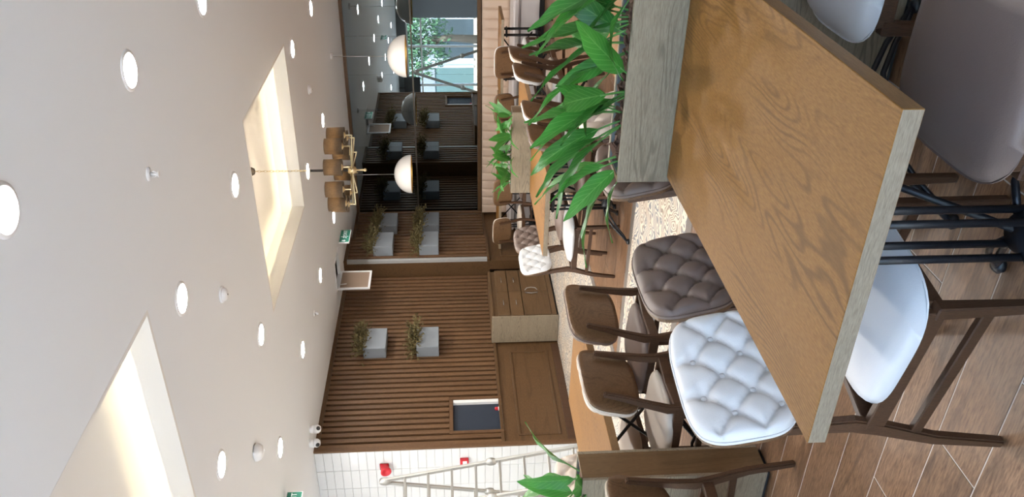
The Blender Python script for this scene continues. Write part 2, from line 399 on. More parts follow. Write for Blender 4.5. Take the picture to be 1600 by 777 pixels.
# void above hatch
h = MB(); x0, x1, y0, y1 = HT
for b_ in ((x0-.02, x0, y0, y1), (x1, x1+.02, y0, y1), (x0, x1, y0-.02, y0), (x0, x1, y1, y1+.02)): h.box(*b_, ZC+.03, ZC+.5)
h.box(x0-.02, x1+.02, y0-.02, y1+.02, ZC+.5, ZC+.52)
h.build('hatch_void', 'dark_void', ceil)
fr = MB(); t_ = .022
for b_ in ((x0-.01, x0+t_, y0-.01, y1+.01), (x1-t_, x1+.01, y0-.01, y1+.01), (x0+t_, x1-t_, y0-.01, y0+t_), (x0+t_, x1-t_, y1-t_, y1+.01)): fr.box(*b_, ZC-.012, ZC+.03)
fr.build('hatch_frame', 'white_plastic', ceil)

# walls
struct(MB().box(XR, XR+.12, YF, YM+.12, 0, ZB).build('wall_right', 'white_paint'))
struct(MB().box(XL-.12, XL, YF, YM+.12, 0, ZB).build('wall_left', 'white_paint'))
wb = struct(MB().box(WX-.05, XR, YM, YM+.12, 0, ZB).build('wall_back', 'panel_wood'))
# tiled wall, facing the camera
wt = struct(MB().box(XL, WX, YW+.012, YW+.045, 0, ZB).build('wall_tiled', 'grout'))
TW, TH = .30, .10
tm = MB().box(-TW/2+.0015, TW/2-.0015, 0, .011, 0.0015, TH-.0015).mesh('tile', 'glazed_tile', bevel=.002, seg=1)
for i in range(5):
    for j in range(31):
        put('tile', tm, wt, (WX-.002-TW/2-i*TW-.0, YW, .0+j*TH))
MB().box(XL, WX-5*TW-.004, YW, YW+.012, 0, ZC).build('tile_field', 'glazed_tile', wt)
# slat wall
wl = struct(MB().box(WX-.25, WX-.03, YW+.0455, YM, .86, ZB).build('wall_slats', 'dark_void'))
OP = (7.32, 7.86, .86, 1.47)    # small service opening (y0, y1, z0, z1)
BX = WX+.28; BY0, BY1 = 10.80, 11.48   # boxed pier standing proud of the wall
SLW, PITCH, SLD = .060, .0965, .045
sm1 = MB().box(0, SLD, -SLW/2, SLW/2, .90, ZC-.045).mesh('slat', 'slat_wood', bevel=.003, seg=1)
sm2 = MB().box(0, SLD, -SLW/2, SLW/2, OP[3]+.05, ZC-.045).mesh('slat', 'slat_wood', bevel=.003, seg=1)
y = YW+.085
sl_n = 0
while y < YM-.03:
    onpier = BY0-.02 < y < BY1+.02
    x = (BX-.03) if onpier else WX-.03
    inop = OP[0]-.06 < y < OP[1]+.06
    put('slat', sm2 if inop else sm1, wl, (x, y, 0)); sl_n += 1
    y += PITCH
MB().box(WX-.03, BX-.03, BY0-.03, BY1+.03, .86, ZC).build('pier_core', 'panel_wood', wl)
MB().box(BX-.03, BX+.02, BY0-.03, BY0+.03, .90, ZC-.05).build('pier_light_strip', 'strip_grey', wl)
# frame of the slat field: ends, top and opening
t = MB(); t.box(WX+.0005, WX+.030, YW-.004, YW+.052, .0, ZC); t.build('end_trim', 'slat_wood', wl, bevel=.003)
t = MB(); t.box(WX-.03, WX+.025, YW+.046, BY0-.031, ZC-.05, ZC); t.box(WX-.03, WX+.025, BY1+.031, YM, ZC-.05, ZC); t.box(BX-.03, BX+.025, BY0-.031, BY1+.031, ZC-.05, ZC)
t.build('top_trim', 'panel_wood', wl)
t = MB(); t.box(WX-.03, WX+.03, OP[0]-.055, OP[0]-.008, OP[2], OP[3]+.05); t.box(WX-.03, WX+.03, OP[1]+.008, OP[1]+.055, OP[2], OP[3]+.05); t.box(WX-.03, WX+.03, OP[0]-.008, OP[1]+.008, OP[3]+.004, OP[3]+.05)
t.build('opening_frame', 'slat_wood', wl, bevel=.003)
# opening: white reveal; a dark sheet paints the unlit inside, proud of the core
t = MB(); xi = WX-.028
t.box(xi, WX+.02, OP[1]-.045, OP[1]+.007, OP[2], OP[3]); t.box(xi, WX+.02, OP[0], OP[1]-.045, OP[2], OP[2]+.03)
t.build('opening_reveal', 'white_paint', wl)
MB().box(xi, xi+.008, OP[0]-.008, OP[1]-.045, OP[2]+.03, OP[3]).build('opening_back', 'dark_interior', wl)
# wainscot
def panelled(y0, y1, xface, name_parent, zt=.86, n=1):
    t = MB().box(xface-.16, xface, y0, y1, .0, zt); body = t.build('wainscot_panel', 'panel_wood', name_parent)
    L = (y1-y0)/n
    for i in range(n):
        a, b = y0+i*L+.12, y0+(i+1)*L-.12
        f = MB()
        for (p, q, r_, s_) in ((a, b, .17, .20), (a, b, .66, .69), (a, a+.03, .2, .66), (b-.03, b, .2, .66)): f.box(xface-.002, xface+.012, p, q, r_, s_)
        f.build('panel_moulding', 'panel_wood', name_parent, bevel=.004, seg=1)
wn = struct(MB().box(WX-.25, WX-.16, YW+.0455, YM, 0, .86).build('wall_wainscot', 'panel_wood'))
panelled(YW+.0458, 8.95, WX, wn); panelled(8.95, BY0-.031, WX, wn)
panelled(BY0-.03, BY1+.03, BX-.02, wn); panelled(BY1+.031, YM-.001, WX, wn)
t = MB(); t.box(WX-.03, WX+.028, YW+.046, BY0-.031, .861, .90); t.box(WX-.03, WX+.028, BY1+.031, YM, .861, .90); t.box(BX-.03, BX+.028, BY0-.04, BY1+.04, .861, .90)
t.build('wainscot_cap', 'panel_wood', wn, bevel=.004, seg=1)
t = MB(); t.box(WX, WX+.014, YW+.05, 8.97, 0, .10); t.box(WX, WX+.014, 10.2, BY0-.04, 0, .10); t.build('skirting', 'chair_wood', wn, bevel=.003, seg=1)

# mirror wall
mz = [(.97, 2.004), (2.026, ZC-.05)]
jx = [WX+.0, -6.45, -5.815, -5.18, -4.545, -3.91, -3.275, -2.64, -2.0, -1.365]
mw = struct(MB().box(WX, -1.3, YM-.02, YM-.001, .90, ZC).build('wall_mirror', 'bronze_dark'))
for i in range(len(jx)-1):
    for z0, z1 in mz:
        MB().box(jx[i]+.0015, jx[i+1]-.0015, YM-.026, YM-.020, z0, z1).build('mirror_panel', 'grey_mirror', mw)
for i in range(1, len(jx)-1):
    for z in (1.18, 1.80, 2.22, 2.85):
        MB().lathe([(0, -.006), (.009, -.006), (.011, 0)], 12).build('mirror_stud', 'steel', mw, (jx[i], YM-.026, z)).rotation_euler = (PI/2, 0, 0)
MB().box(WX, -1.3, YM-.040, YM-.0265, 2.003, 2.027).build('mirror_rail', 'bronze_dark', mw, bevel=.003)
struct(MB().box(WX+.02, -1.3, YM-.06, YM-.0265, ZC-.05, ZC).build('trim_1', 'trim_wood'))
struct(MB().box(WX+.02, -1.3, YM-.10, YM-.0265, .905, .965).build('trim_2', 'panel_wood', bevel=.004))

# storefront behind the camera (seen in the mirror)
sf = struct(MB().box(XL, XR, YF-.10, YF, 2.80, ZB).build('wall_front', 'shade_gray'))
struct(MB().box(XL, XR, YF-.10, YF, 0, .12).build('baseboard_front', 'shade_gray'))
wx = [XL, -11.4, -9.9, -8.55, -6.6, -4.6, -2.6, -.6, 1.4, XR]
for i in range(len(wx)-1):
    a, b = wx[i], wx[i+1]
    f = MB(); q = .035
    f.box(a, a+q, YF-.09, YF-.02, .12, 2.80); f.box(b-q, b, YF-.09, YF-.02, .12, 2.80)
    f.box(a+q, b-q, YF-.09, YF-.02, .12, .17); f.box(a+q, b-q, YF-.09, YF-.02, 2.75, 2.80); f.box(a+q, b-q, YF-.09, YF-.02, 2.28, 2.33)
    wf = struct(f.build('window_%d' % (i+1), 'white_paint'))
    for z0, z1 in ((.171, 2.279), (2.331, 2.749)): MB().box(a+q, b-q, YF-.058, YF-.052, z0, z1).build('pane', 'clear_glass', wf)

# ------------------------------------------------------------------ tables
TZ, TT = .71, .040
def make_column(mb_parent, x, y, sgn):
    """cast-iron pedestal: four rods, two castings, four curved feet"""
    c = empty('pedestal', (x, y, 0)); c.parent = mb_parent
    r = MB()
    for dx, dy in ((-.045, -.03), (.045, -.03), (-.045, .03), (.045, .03)):
        MB().tube([(dx, dy, .16), (dx, dy, TZ-TT-.011)], .0095, 10).build('rod', 'black_iron', c)
    k = MB(); k.lathe([(0, .125), (.040, .125), (.048, .135), (.042, .155), (.052, .165), (.052, .185), (.042, .20), (0, .20)], 20)
    k.build('lower_casting', 'black_iron', c)
    k = MB(); k.box(-.07, .07, -.05, .05, TZ-TT-.07, TZ-TT-.045); k.build('upper_casting', 'black_iron', c, bevel=.008)
    MB().box(-.17, .17, -.10, .10, TZ-TT-.010, TZ-TT-.0005).build('top_plate', 'black_iron', c)
    for a in (45, 135, 225, 315):
        ca, sa = math.cos(math.radians(a)), math.sin(math.radians(a)); f = MB()
        for off in (0, .035):
            path = [(ca*(.03), sa*(.03), .19-off), (ca*.12, sa*.12, .18-off), (ca*.22, sa*.22, .12-off*.8), (ca*.29, sa*.29, .06-off*.5), (ca*.345, sa*.345, .016)]
            f.tube(path, .009, 8)
        f.lathe([(0, 0), (.022, 0), (.024, .012), (.014, .024), (0, .026)], 14, (ca*.345, sa*.345, 0))
        f.build('foot', 'black_iron', c)
    return c
def table(name, x0, x1, y0, y1, label, cols=2, group='oak topped dining tables'):
    r = empty(name, ((x0+x1)/2, (y0+y1)/2, 0)); tag(r, label, 'table', group)
    hx, hy = (x1-x0)/2, (y1-y0)/2
    t = MB(); t.box(-hx, hx, -hy, hy, TZ-TT, TZ)
    me = t.mesh('table_top', ['oak_top', 'oak_edge', 'oak_side_y'], bevel=.0015, seg=1)
    for p in me.polygons:
        n_ = p.normal
        p.material_index = 1 if abs(n_.y) > .8 else (2 if abs(n_.x) > .8 else 0)
    put('table_top', me, r)
    if hy > hx:
        spots = [(-.03, -hy+.27), (-.03, hy-.27)]
        ends = [((-.03, -hy+.27, .18), (-.03, hy-.36, TZ-TT-.01)), ((-.03, hy-.27, .18), (-.03, -hy+.36, TZ-TT-.01))]
    else:
        spots = [(-hx+.27, 0), (hx-.27, 0)]
        ends = [((-hx+.27, 0, .25), (hx-.36, 0, TZ-TT-.01)), ((hx-.27, 0, .25), (-hx+.36, 0, TZ-TT-.01))]
    for sx_, sy_ in spots: make_column(r, sx_, sy_, 1)
    for i, (a, b) in enumerate(ends):
        MB().tube([a, b], .010, 8).build('brace', 'black_iron', r)
    return r
table('dining_table', -1.24, -.49, 1.21, 2.47, 'large oak dining table filling the foreground')
table('dining_table', -1.24, -.49, 2.69, 3.95, 'oak dining table just behind the foreground planter, under its leaves')
table('dining_table', -3.62, -2.84, 2.78, 4.00, 'oak dining table behind the left planter with brown and cream chairs')
table('dining_table', -3.53, -2.77, 5.63, 6.77, 'oak dining table in mid room beside the white tufted chair on wood floor')
table('dining_table', -3.53, -2.77, 6.98, 8.15, 'oak dining table hidden behind the far leafy planter')
table('dining_table', -4.30, -3.12, 11.02, 11.70, 'oak table at the bench, right one of the row below the mirror')
table('dining_table', -5.55, -4.37, 11.02, 11.70, 'oak table at the bench, middle one of the row below the mirror')
table('dining_table', -6.75, -5.62, 11.02, 11.70, 'oak table at the bench, nearest the slat wall corner')

# ------------------------------------------------------------------ planter boxes, bark and leafy plants
def planter(x0, x1, y0, y1, zt, label):
    r = empty('planter_box', ((x0+x1)/2, (y0+y1)/2, 0)); tag(r, label, 'planter', 'oak planter boxes between the tables')
    hx, hy, t_ = (x1-x0)/2, (y1-y0)/2, .016
    MB().box(-hx, hx, -hy, -hy+t_, .02, zt).build('front_panel', 'oak_daylit_grey_x', r, bevel=.0015, seg=1)
    MB().box(-hx, hx, hy-t_, hy, .02, zt).build('back_panel', 'oak_daylit_grey_x', r, bevel=.0015, seg=1)
    for s_ in (-1, 1):
        a, b = sorted((s_*hx, s_*(hx-t_))); MB().box(a, b, -hy+t_, hy-t_, .02, zt).build('end_panel', 'oak_end_shaded', r, bevel=.0015, seg=1)
    MB().box(-hx+.02, hx-.02, -hy+.02, hy-.02, 0, .02).build('plinth', 'black_rubber', r)
    MB().box(-hx+t_, hx-t_, -hy+t_, hy-t_, .3, zt-.055).build('soil_bed', 'bark', r)
    ln = MB(); e = t_; 
    for b_ in ((-hx+e, -hx+e+.003, -hy+e, hy-e), (hx-e-.003, hx-e, -hy+e, hy-e), (-hx+e, hx-e, -hy+e, -hy+e+.003), (-hx+e, hx-e, hy-e-.003, hy-e)): ln.box(*b_, zt-.08, zt-.004)
    ln.build('metal_liner', 'liner_grey', r)
    rnd = random.Random(int(abs(x0*100)))
    ch = MB()
    for i in range(int(520*hx*2*hy*2/.16)):
        px, py = rnd.uniform(-hx+.04, hx-.04), rnd.uniform(-hy+.035, hy-.035); pz_ = zt-.055+rnd.uniform(0, .045)
        l_, w_, th = rnd.uniform(.012, .03), rnd.uniform(.006, .012), rnd.uniform(.002, .005)
        R_ = Euler((rnd.uniform(-.7, .7), rnd.uniform(-.7, .7), rnd.uniform(0, 6.3))).to_matrix()
        vs = [R_ @ Vector((a*l_, b*w_*(1-.3*a), c*th)) + Vector((px, py, pz_)) for a in (-1, 1) for b in (-1, 1) for c in (-1, 1)]
        ch.add(vs, [(0, 1, 3, 2), (4, 6, 7, 5), (0, 4, 5, 1), (2, 3, 7, 6), (0, 2, 6, 4), (1, 5, 7, 3)])
    tag(ch.build('bark_chips', 'bark', r, fix=False), kind='stuff')
    return r
planter(-1.26, -.49, 2.475, 2.66, .88, 'oak planter box with leafy plants standing behind the foreground table')
planter(-3.60, -2.82, 2.58, 2.76, .88, 'oak planter box at the left frame edge in front of the ladder')
planter(-3.55, -2.75, 6.79, 6.96, .885, 'oak planter box in mid room at the end of the table with white chair')

def leaf_meshes():
    """four leaf shapes sharing one frame: petiole then blade, growing from the origin along +x and up"""
    out = []
    for k, (bend, wdt, L, pet) in enumerate(((.55, .036, .25, .12), (.95, .031, .25, .15), (.3, .038, .23, .10), (1.35, .033, .28, .16))):
        a0 = math.radians(80); pts = []; n = 16; tot = pet+L; x = z = 0; pts.append((0, 0, a0))
        for i in range(1, n+1):
            t = i/n; an = a0-bend*t**1.4*1.1
            x += math.cos(an)*tot/n; z += math.sin(an)*tot/n; pts.append((x, z, an))
        ip = int(n*pet/tot)
        st = MB().tube([(p[0], 0, p[1]) for p in pts[:ip+2]], [.0045-.002*i/(ip+1) for i in range(ip+2)], 6)
        sm_ = st.mesh('stem', 'leaf_stem')
        bl = pts[ip:]; nb = len(bl)-1
        vs = []; uv = []
        for i, (px, pz_, an) in enumerate(bl):
            t = i/nb; hw = wdt*(math.sin(PI*min(1, t**.8))**.8)*(1.05-.25*t)+.0015
            if i == nb: hw = .0008
            nx, nz = -math.sin(an), math.cos(an)
            for j, s_ in enumerate((-1, -.5, 0, .5, 1)):
                off = .30*hw*abs(s_)**1.2 + .004*math.sin(t*17+s_*3)*abs(s_)
                vs.append((px+nx*off, s_*hw, pz_+nz*off)); uv.append((t, (s_+1)/2))
        fs = [(i*5+j, (i+1)*5+j, (i+1)*5+j+1, i*5+j+1) for i in range(nb) for j in range(4)]
        me = bpy.data.meshes.new('leaf'); me.from_pydata(vs, [], fs); me.materials.append(M['green_leaf'])
        ul = me.uv_layers.new(name='UVMap')
        for lp in me.loops: ul.data[lp.index].uv = uv[lp.vertex_index]
        me.polygons.foreach_set('use_smooth', [True]*len(me.polygons))
        out.append((sm_, me))
    return out
LEAF = leaf_meshes()
def plant(x, y, z, leaves, label, group, seed=0, sc=1.0):
    r = empty('foliage_plant', (x, y, z)); tag(r, label, 'plant', group)
    rnd = random.Random(seed)
    for (az, tilt, k, s_) in leaves:
        sm_, lm_ = LEAF[k]
        e = Euler((rnd.uniform(-.5, .5), math.radians(tilt), math.radians(az)))
        st = put('stem', sm_, r, (rnd.uniform(-.012, .012), rnd.uniform(-.012, .012), 0), e); st.scale = (s_*sc,)*3
        lf = put('leaf', lm_, st)
    return r
# azimuth is measured in the room: 180 leans towards the slat wall, 270 towards the camera
G1 = 'broad-leaved plants in the foreground planter'
def clump(rnd, n, base_az=180, spread=150, tmin=-8, tmax=26, smin=.75, smax=1.05):
    return [(base_az+rnd.uniform(-spread, spread), rnd.uniform(tmin, tmax), rnd.randrange(4), rnd.uniform(smin, smax)) for _ in range(n)]
p1 = [(-.60, 'uppermost in the picture, at the frame edge'), (-.715, 'second from the frame edge'), (-.82, 'third from the frame edge'), (-.95, 'fourth from the frame edge'), (-1.06, 'fifth from the frame edge'), (-1.19, 'at the free end of the box')]
for i, (x, d) in enumerate(p1):
    rr = random.Random(30+i)
    lv = clump(rr, 4, 190, 130, -6, 24, .85, 1.2) + [(200, 8, 0, 1.25), (170, 2, 2, 1.3)]
    if i == 5: lv = [(195, 34, 1, 1.2), (185, 12, 0, 1.25), (150, 20, 2, 1.05), (205, 40, 1, .85), (240, 6, 0, 1.0)]
    plant(x, 2.565+.02*(-1)**i, .81, lv, 'broad-leaved green plant in the foreground planter, ' + d, G1, i)
for i, (x, d) in enumerate([(-2.90, 'nearest the end panel'), (-3.02, 'second from the end panel')]):
    rr = random.Random(60+i)
    lv = [(170, 28, 0, 1.0), (60, 20, 0, .8), (200, 45, 1, .9), (260, 50, 2, .85), (100, -5, 2, .75), (230, 20, 3, .8)]
    plant(x, 2.67, .81, [(a+i*40, t_, k, s_*1.5) for a, t_, k, s_ in lv], 'broad-leaved green plant in the left-edge planter, ' + d, 'broad-leaved plants in the left-edge planter', i)
for i, (x, d) in enumerate([(-2.84, 'nearest the camera side'), (-2.99, 'second along the box'), (-3.14, 'in the middle of the box'), (-3.29, 'fourth along the box'), (-3.44, 'at the slat wall side')]):
    rr = random.Random(90+i)
    plant(x, 6.875, .815, clump(rr, 7, 180, 170, 0, 40, .75, 1.05), 'broad-leaved green plant in the mid-room planter, ' + d, 'broad-leaved plants in the mid-room planter', i)

# ------------------------------------------------------------------ chairs
TILT = math.radians(13.5); BC = Vector((-.262, 0, .695)); BH, BWD = .142, .215
BU = Vector((-math.sin(TILT), 0, math.cos(TILT))); BN = Vector((math.cos(TILT), 0, math.sin(TILT)))
def sq(a, b, c=.30):
    return a*math.sqrt(max(0, 1-c*b**4)), b*math.sqrt(max(0, 1-c*a**4))
def back_pt(a, b, d):
    """a across (-1..1), b up (-1..1), d in front of the shell's face"""
    p, q = sq(a, b)
    return BC + Vector((0, 1, 0))*p*BWD + BU*q*BH + BN*(d + .022*p*p)
BUTTONS = [(x_, .60) for x_ in (-.9, -.3, .3, .9)] + [(x_, .14) for x_ in (-.6, 0, .6)] + [(x_, -.32) for x_ in (-.9, -.3, .3, .9)] + [(x_, -.74) for x_ in (-.6, 0, .6)]
BUTTONS_IN = [b for b in BUTTONS if abs(b[0]) < .7]
SEGS = []
for i, p in enumerate(BUTTONS):
    for q in BUTTONS[i+1:]:
        if abs(abs(p[0]-q[0])-.3) < .02 and .3 < abs(p[1]-q[1]) < .6: SEGS.append((p, q))
for x_ in (-.3, .3): SEGS.append(((x_, .60), (x_, 1.0)))
for x_ in (-.6, 0, .6): SEGS.append(((x_, -.74), (x_, -1.0)))
def seg_d(p, a, b):
    vx, vy = b[0]-a[0], b[1]-a[1]; t = max(0, min(1, ((p[0]-a[0])*vx+(p[1]-a[1])*vy)/(vx*vx+vy*vy)))
    return math.hypot(p[0]-a[0]-t*vx, p[1]-a[1]-t*vy)
def cushion_h(a, b):
    e = ((1-abs(a)**8)*(1-abs(b)**8))
    h_ = .040*max(0, e)**.35
    dip = 0
    for q in BUTTONS_IN: dip = max(dip, math.exp(-((a-q[0])**2+(b-q[1])**2)/.012))
    cr = 0
    for s0, s1 in SEGS: cr = max(cr, math.exp(-(seg_d((a, b), s0, s1)/.055)**1.3))
    return .008 + h_*(1-.72*dip-.50*cr*(1-dip)) + .010*(1-a*a)*(1-b*b)
def make_chair(seat_mat, back_mat, detail=44):
    r = empty('dining_chair', (0, 0, 0))
    # seat cushion
    t = MB(); N = 16; cx, hx, hy = .035, .225, .232
    def top(u, v):
        a, b = 2*u-1, 2*v-1; p, q = sq(a, b, .34); taper = 1-.06*(1-a)/2
        e = max(0, (1-abs(a)**6)*(1-abs(b)**6))
        return (cx+p*hx, q*hy*taper, .402+.030*e**.5+.016*(1-a*a)*(1-b*b)-.006*max(0, a)**4)
    def bot(u, v):
        a, b = 2*u-1, 2*v-1; p, q = sq(a, b, .34); taper = 1-.06*(1-a)/2
        e = max(0, (1-abs(a)**6)*(1-abs(b)**6))
        return (cx+p*hx, q*hy*taper, .402-.022*e**.5)
    t.grid(top, N, N); t.grid(bot, N, N, flip=True)
    me = t.mesh('seat', seat_mat); weld(me); put('seat', me, r)
    # tufted back cushion, wooden shell, piping
    t = MB(); N = detail
    t.grid(lambda u, v: back_pt(2*u-1, 2*v-1, cushion_h(2*u-1, 2*v-1)), N, N)
    t.grid(lambda u, v: back_pt(2*u-1, 2*v-1, .0015), 8, 8, flip=True)
    rim = [(-1+2*i/N, -1) for i in range(N)] + [(1, -1+2*i/N) for i in range(N)] + [(1-2*i/N, 1) for i in range(N)] + [(-1, 1-2*i/N) for i in range(N)]
    n = len(rim)
    t.add([back_pt(a, b, .0015) for a, b in rim] + [back_pt(a, b, cushion_h(a, b)) for a, b in rim], [(i, (i+1) % n, n+(i+1) % n, n+i) for i in range(n)], True)
    me = t.mesh('backrest', back_mat); weld(me); bk = put('backrest', me, r)
    pip = [back_pt(a*1.0, b*1.0, .011) for a, b in rim[::2]]
    t = MB().tube(pip+[pip[0]], .0035, 6, cap=False); t.build('piping', back_mat, bk)
    bm_ = MB().lathe([(0, .006), (.006, .005), (.010, 0), (.009, -.003)], 12).mesh('tuft_button', back_mat)
    for a, b in BUTTONS_IN:
        o = put('tuft_button', bm_, bk, back_pt(a, b, cushion_h(a, b)+.001)); o.rotation_euler = (0, PI/2-TILT, 0)
    t = MB(); N = 12
    t.grid(lambda u, v: back_pt(2*u-1, 2*v-1, 0), N, N); t.grid(lambda u, v: back_pt(2*u-1, 2*v-1, -.011), N, N, flip=True)
    rim = [(-1+2*i/N, -1) for i in range(N)] + [(1, -1+2*i/N) for i in range(N)] + [(1-2*i/N, 1) for i in range(N)] + [(-1, 1-2*i/N) for i in range(N)]
    n = len(rim)
    t.add([back_pt(a, b, 0) for a, b in rim] + [back_pt(a, b, -.011) for a, b in rim], [(i, (i+1) % n, n+(i+1) % n, n+i) for i in range(n)])
    me = t.mesh('back_shell', 'chair_shell'); weld(me); put('back_shell', me, r)
    # frame
    for s_ in (-1, 1):
        path = [(-.305, s_*.200, 0), (-.278, s_*.196, .20), (-.232, s_*.190, .36), (-.222, s_*.184, .43), (-.242, s_*.172, .52), (-.272, s_*.158, .63), (-.300, s_*.148, .745)]
        t = MB().bar(path, .026, [.026, .036, .046, .050, .042, .034, .024], (0, 1, 0)); t.build('rear_leg', 'chair_wood', r, bevel=.005, seg=2)
        path = [(.205, s_*.190, 0), (.200, s_*.188, .2), (.195, s_*.186, .375)]
        t = MB().bar(path, [.024, .030, .036], [.024, .030, .036], (0, 1, 0)); t.build('front_leg', 'chair_wood', r, bevel=.004, seg=1)
        t = MB().bar([(-.225, s_*.190, .378), (.195, s_*.188, .372)], .022, .050, (0, 1, 0)); t.build('side_rail', 'chair_wood', r, bevel=.003, seg=1)
        t = MB().bar([(-.272, s_*.194, .262), (.2, s_*.188, .245)], .020, .030, (0, 1, 0)); t.build('side_stretcher', 'chair_wood', r, bevel=.003, seg=1)
    t = MB().bar([(.195, -.17, .372), (.195, .17, .372)], .022, .05, (1, 0, 0)); t.build('front_rail', 'chair_wood', r, bevel=.003, seg=1)
    t = MB().bar([(-.228, -.18, .378), (-.205, 0, .378), (-.228, .18, .378)], .024, .05, (1, 0, 0)); t.build('rear_rail', 'chair_wood', r, bevel=.003, seg=1)
    return r
def weld(me):
    bm = bmesh.new(); bm.from_mesh(me); bmesh.ops.remove_doubles(bm, verts=bm.verts, dist=.0004); bmesh.ops.recalc_face_normals(bm, faces=bm.faces); bm.to_mesh(me); bm.free()
proto = {}
def chair(kind, x, y, deg, label, group):
    """x, y is the seat centre on the floor; deg is where the chair faces (0 = +X)"""
    sm_, bm_ = {'white': ('white_leather', 'white_leather'), 'taupe': ('taupe_leather', 'taupe_leather'), 'cream': ('cream_leather', 'cream_leather')}[kind]
    if kind not in proto: proto[kind] = make_chair(sm_, bm_); o = proto[kind]
    else: o = copy_tree(proto[kind])
    o.location = (x, y, 0); o.rotation_euler = (0, 0, math.radians(deg)); tag(o, label, 'chair', group); return o
GA = 'chairs at the foreground table'
chair('white', -1.215, 1.635, -10, 'white tufted dining chair tucked under the near left corner of foreground table', GA)
chair('taupe', -1.23, 2.20, 0, 'taupe tufted dining chair next to the white one at the foreground table', GA)
chair('taupe', -.47, 1.52, 180, 'taupe chair with big seat showing at the right end of the picture', GA)
chair('white', -.38, 2.14, 180, 'white chair at the frame edge between foreground table and taupe seat', GA)
chair('taupe', -1.22, 2.98, -3, 'taupe tufted chair peeking out beside the free end of the foreground planter', 'chairs behind the foreground planter')
chair('cream', -1.23, 3.58, 0, 'cream chair second along the table behind the foreground planter', 'chairs behind the foreground planter')
chair('white', -.50, 2.96, 180, 'white chair across the table behind the foreground planter', 'chairs behind the foreground planter')
chair('taupe', -.50, 3.52, 180, 'taupe chair across the table behind the foreground planter', 'chairs behind the foreground planter')
GB = 'chairs at the table behind the left planter'
chair('cream', -2.90, 3.07, 178, 'brown-backed chair with cream seat, pale edge on its shell, beside the left planter', GB)
chair('taupe', -2.87, 3.63, 172, 'brown-backed chair with taupe seat at far end of the table behind left planter', GB)
chair('cream', -3.60, 3.50, 0, 'cream tufted chair facing us across the table behind the left planter', GB)
chair('cream', -2.90, 2.22, 180, 'chair cut by the bottom frame edge in front of the left planter', GB)
GC = 'chairs at the mid-room tables'
chair('white', -3.70, 6.22, 0, 'white tufted chair in mid room standing by the table corner', GC)
chair('taupe', -3.84, 6.82, 0, 'dark taupe tufted chair in mid room just beyond the white tufted one', GC)
chair('taupe', -2.85, 5.93, 180, 'wood-backed chair with taupe seat on the near side of the mid-room table', GC)
chair('white', -2.85, 6.44, 180, 'wood-backed chair with white edge beside the mid-room planter', GC)
chair('white', -2.85, 7.42, 180, 'wood-backed white chair beyond the mid-room planter, nearer one of two', GC)
chair('cream', -2.85, 7.95, 180, 'wood-backed cream chair beyond the mid-room planter, farther one of two', GC)
chair('white', -3.54, 7.50, 0, 'white chair facing us behind the mid-room planter', GC)
GD = 'chairs facing the bench'
for x, k, d in ((-3.53, 'white', 'rightmost of the row'), (-4.18, 'taupe', 'second from the right of the row'), (-5.45, 'taupe', 'second from the slat wall'), (-6.10, 'cream', 'nearest the slat wall')):
    chair(k, x, 10.70, 90, 'wood-backed chair facing the bench under the mirror, ' + d, GD)

# ------------------------------------------------------------------ bench under the mirror
bn = empty('bench', (-4.2, 12.4, 0)); tag(bn, 'long cream channelled bench along the foot of the mirror wall', 'bench')
bx0, bx1 = WX+.06, -1.4; CW = .155
nc = int((bx1-bx0)/CW); CW = (bx1-bx0)/nc
t = MB()
def chan(u, v):
    a = u*2-1; e = max(0, 1-abs(a)**6)**.5; k = max(0, 1-abs(2*v-1)**10)**.5
    return (u*CW, -.13-.035*e*k+.05*(v-.5)*-1*0, .46+v*.435)
t.grid(chan, 8, 8, flip=False)
t.box(.001, CW-.001, -.13, 0, .46, .894)
chm = t.mesh('back_channel', 'bench_leather', fix=False)
for i in range(nc): put('back_channel', chm, bn, (bx0+i*CW+4.2, YM-.105-12.4, 0))
for i in range(4):
    a = bx0+i*(bx1-bx0)/4; b = a+(bx1-bx0)/4-.004
    MB().box(a+4.2, b+4.2, 12.03-12.4, YM-.24-12.4, .36, .47).build('seat_cushion', 'bench_seat_leather', bn, bevel=.03, seg=3)
MB().box(bx0+4.2, bx1+4.2, 12.06-12.4, YM-.11-12.4, .08, .355).build('base', 'bench_seat_leather', bn)
MB().box(bx0+4.25, bx1+4.15, 12.12-12.4, YM-.11-12.4, 0, .08).build('plinth', 'black_rubber', bn)

# ------------------------------------------------------------------ sideboard
sb = empty('sideboard', (-6.83, 9.58, 0)); tag(sb, 'brown wooden sideboard with drawers and two doors against the slat wall', 'cabinet')
Y0, Y1, XF, XB, ZT = 9.0-9.58, 10.15-9.58, -6.6+6.83, WX+.03+6.83, .92
MB().box(XB, XF-.02, Y0+.02, Y1, .03, ZT-.03).build('body', 'cabinet_wood', sb)
MB().box(XB, XF, Y0, Y0+.02, 0.005, ZT).build('end_panel', 'oak_daylit_grey_x', sb, bevel=.002, seg=1)
MB().box(XB, XF, Y0+.02, Y1, ZT-.03, ZT).build('top', 'cabinet_wood', sb, bevel=.002, seg=1)
MB().box(XB+.05, XF-.04, Y0+.03, Y1-.02, 0, .03).build('plinth', 'black_rubber', sb)
ym = (Y0+.02+Y1)/2
def handle(z, yc, parent, vertical=False, curve=0):
    if not vertical: MB().tube([(XF+.012, yc-.05, z), (XF+.03, yc-.045, z), (XF+.03, yc+.045, z), (XF+.012, yc+.05, z)], .005, 6).build('handle', 'steel', parent)
    else: MB().tube([(XF+.01, yc, z-.09), (XF+.028, yc+curve, z-.06), (XF+.03, yc+curve*1.4, z), (XF+.028, yc+curve, z+.06), (XF+.01, yc, z+.09)], .006, 6).build('handle', 'steel', parent)
for (z0, z1) in ((.70, .80), (.52, .69)):
    pass
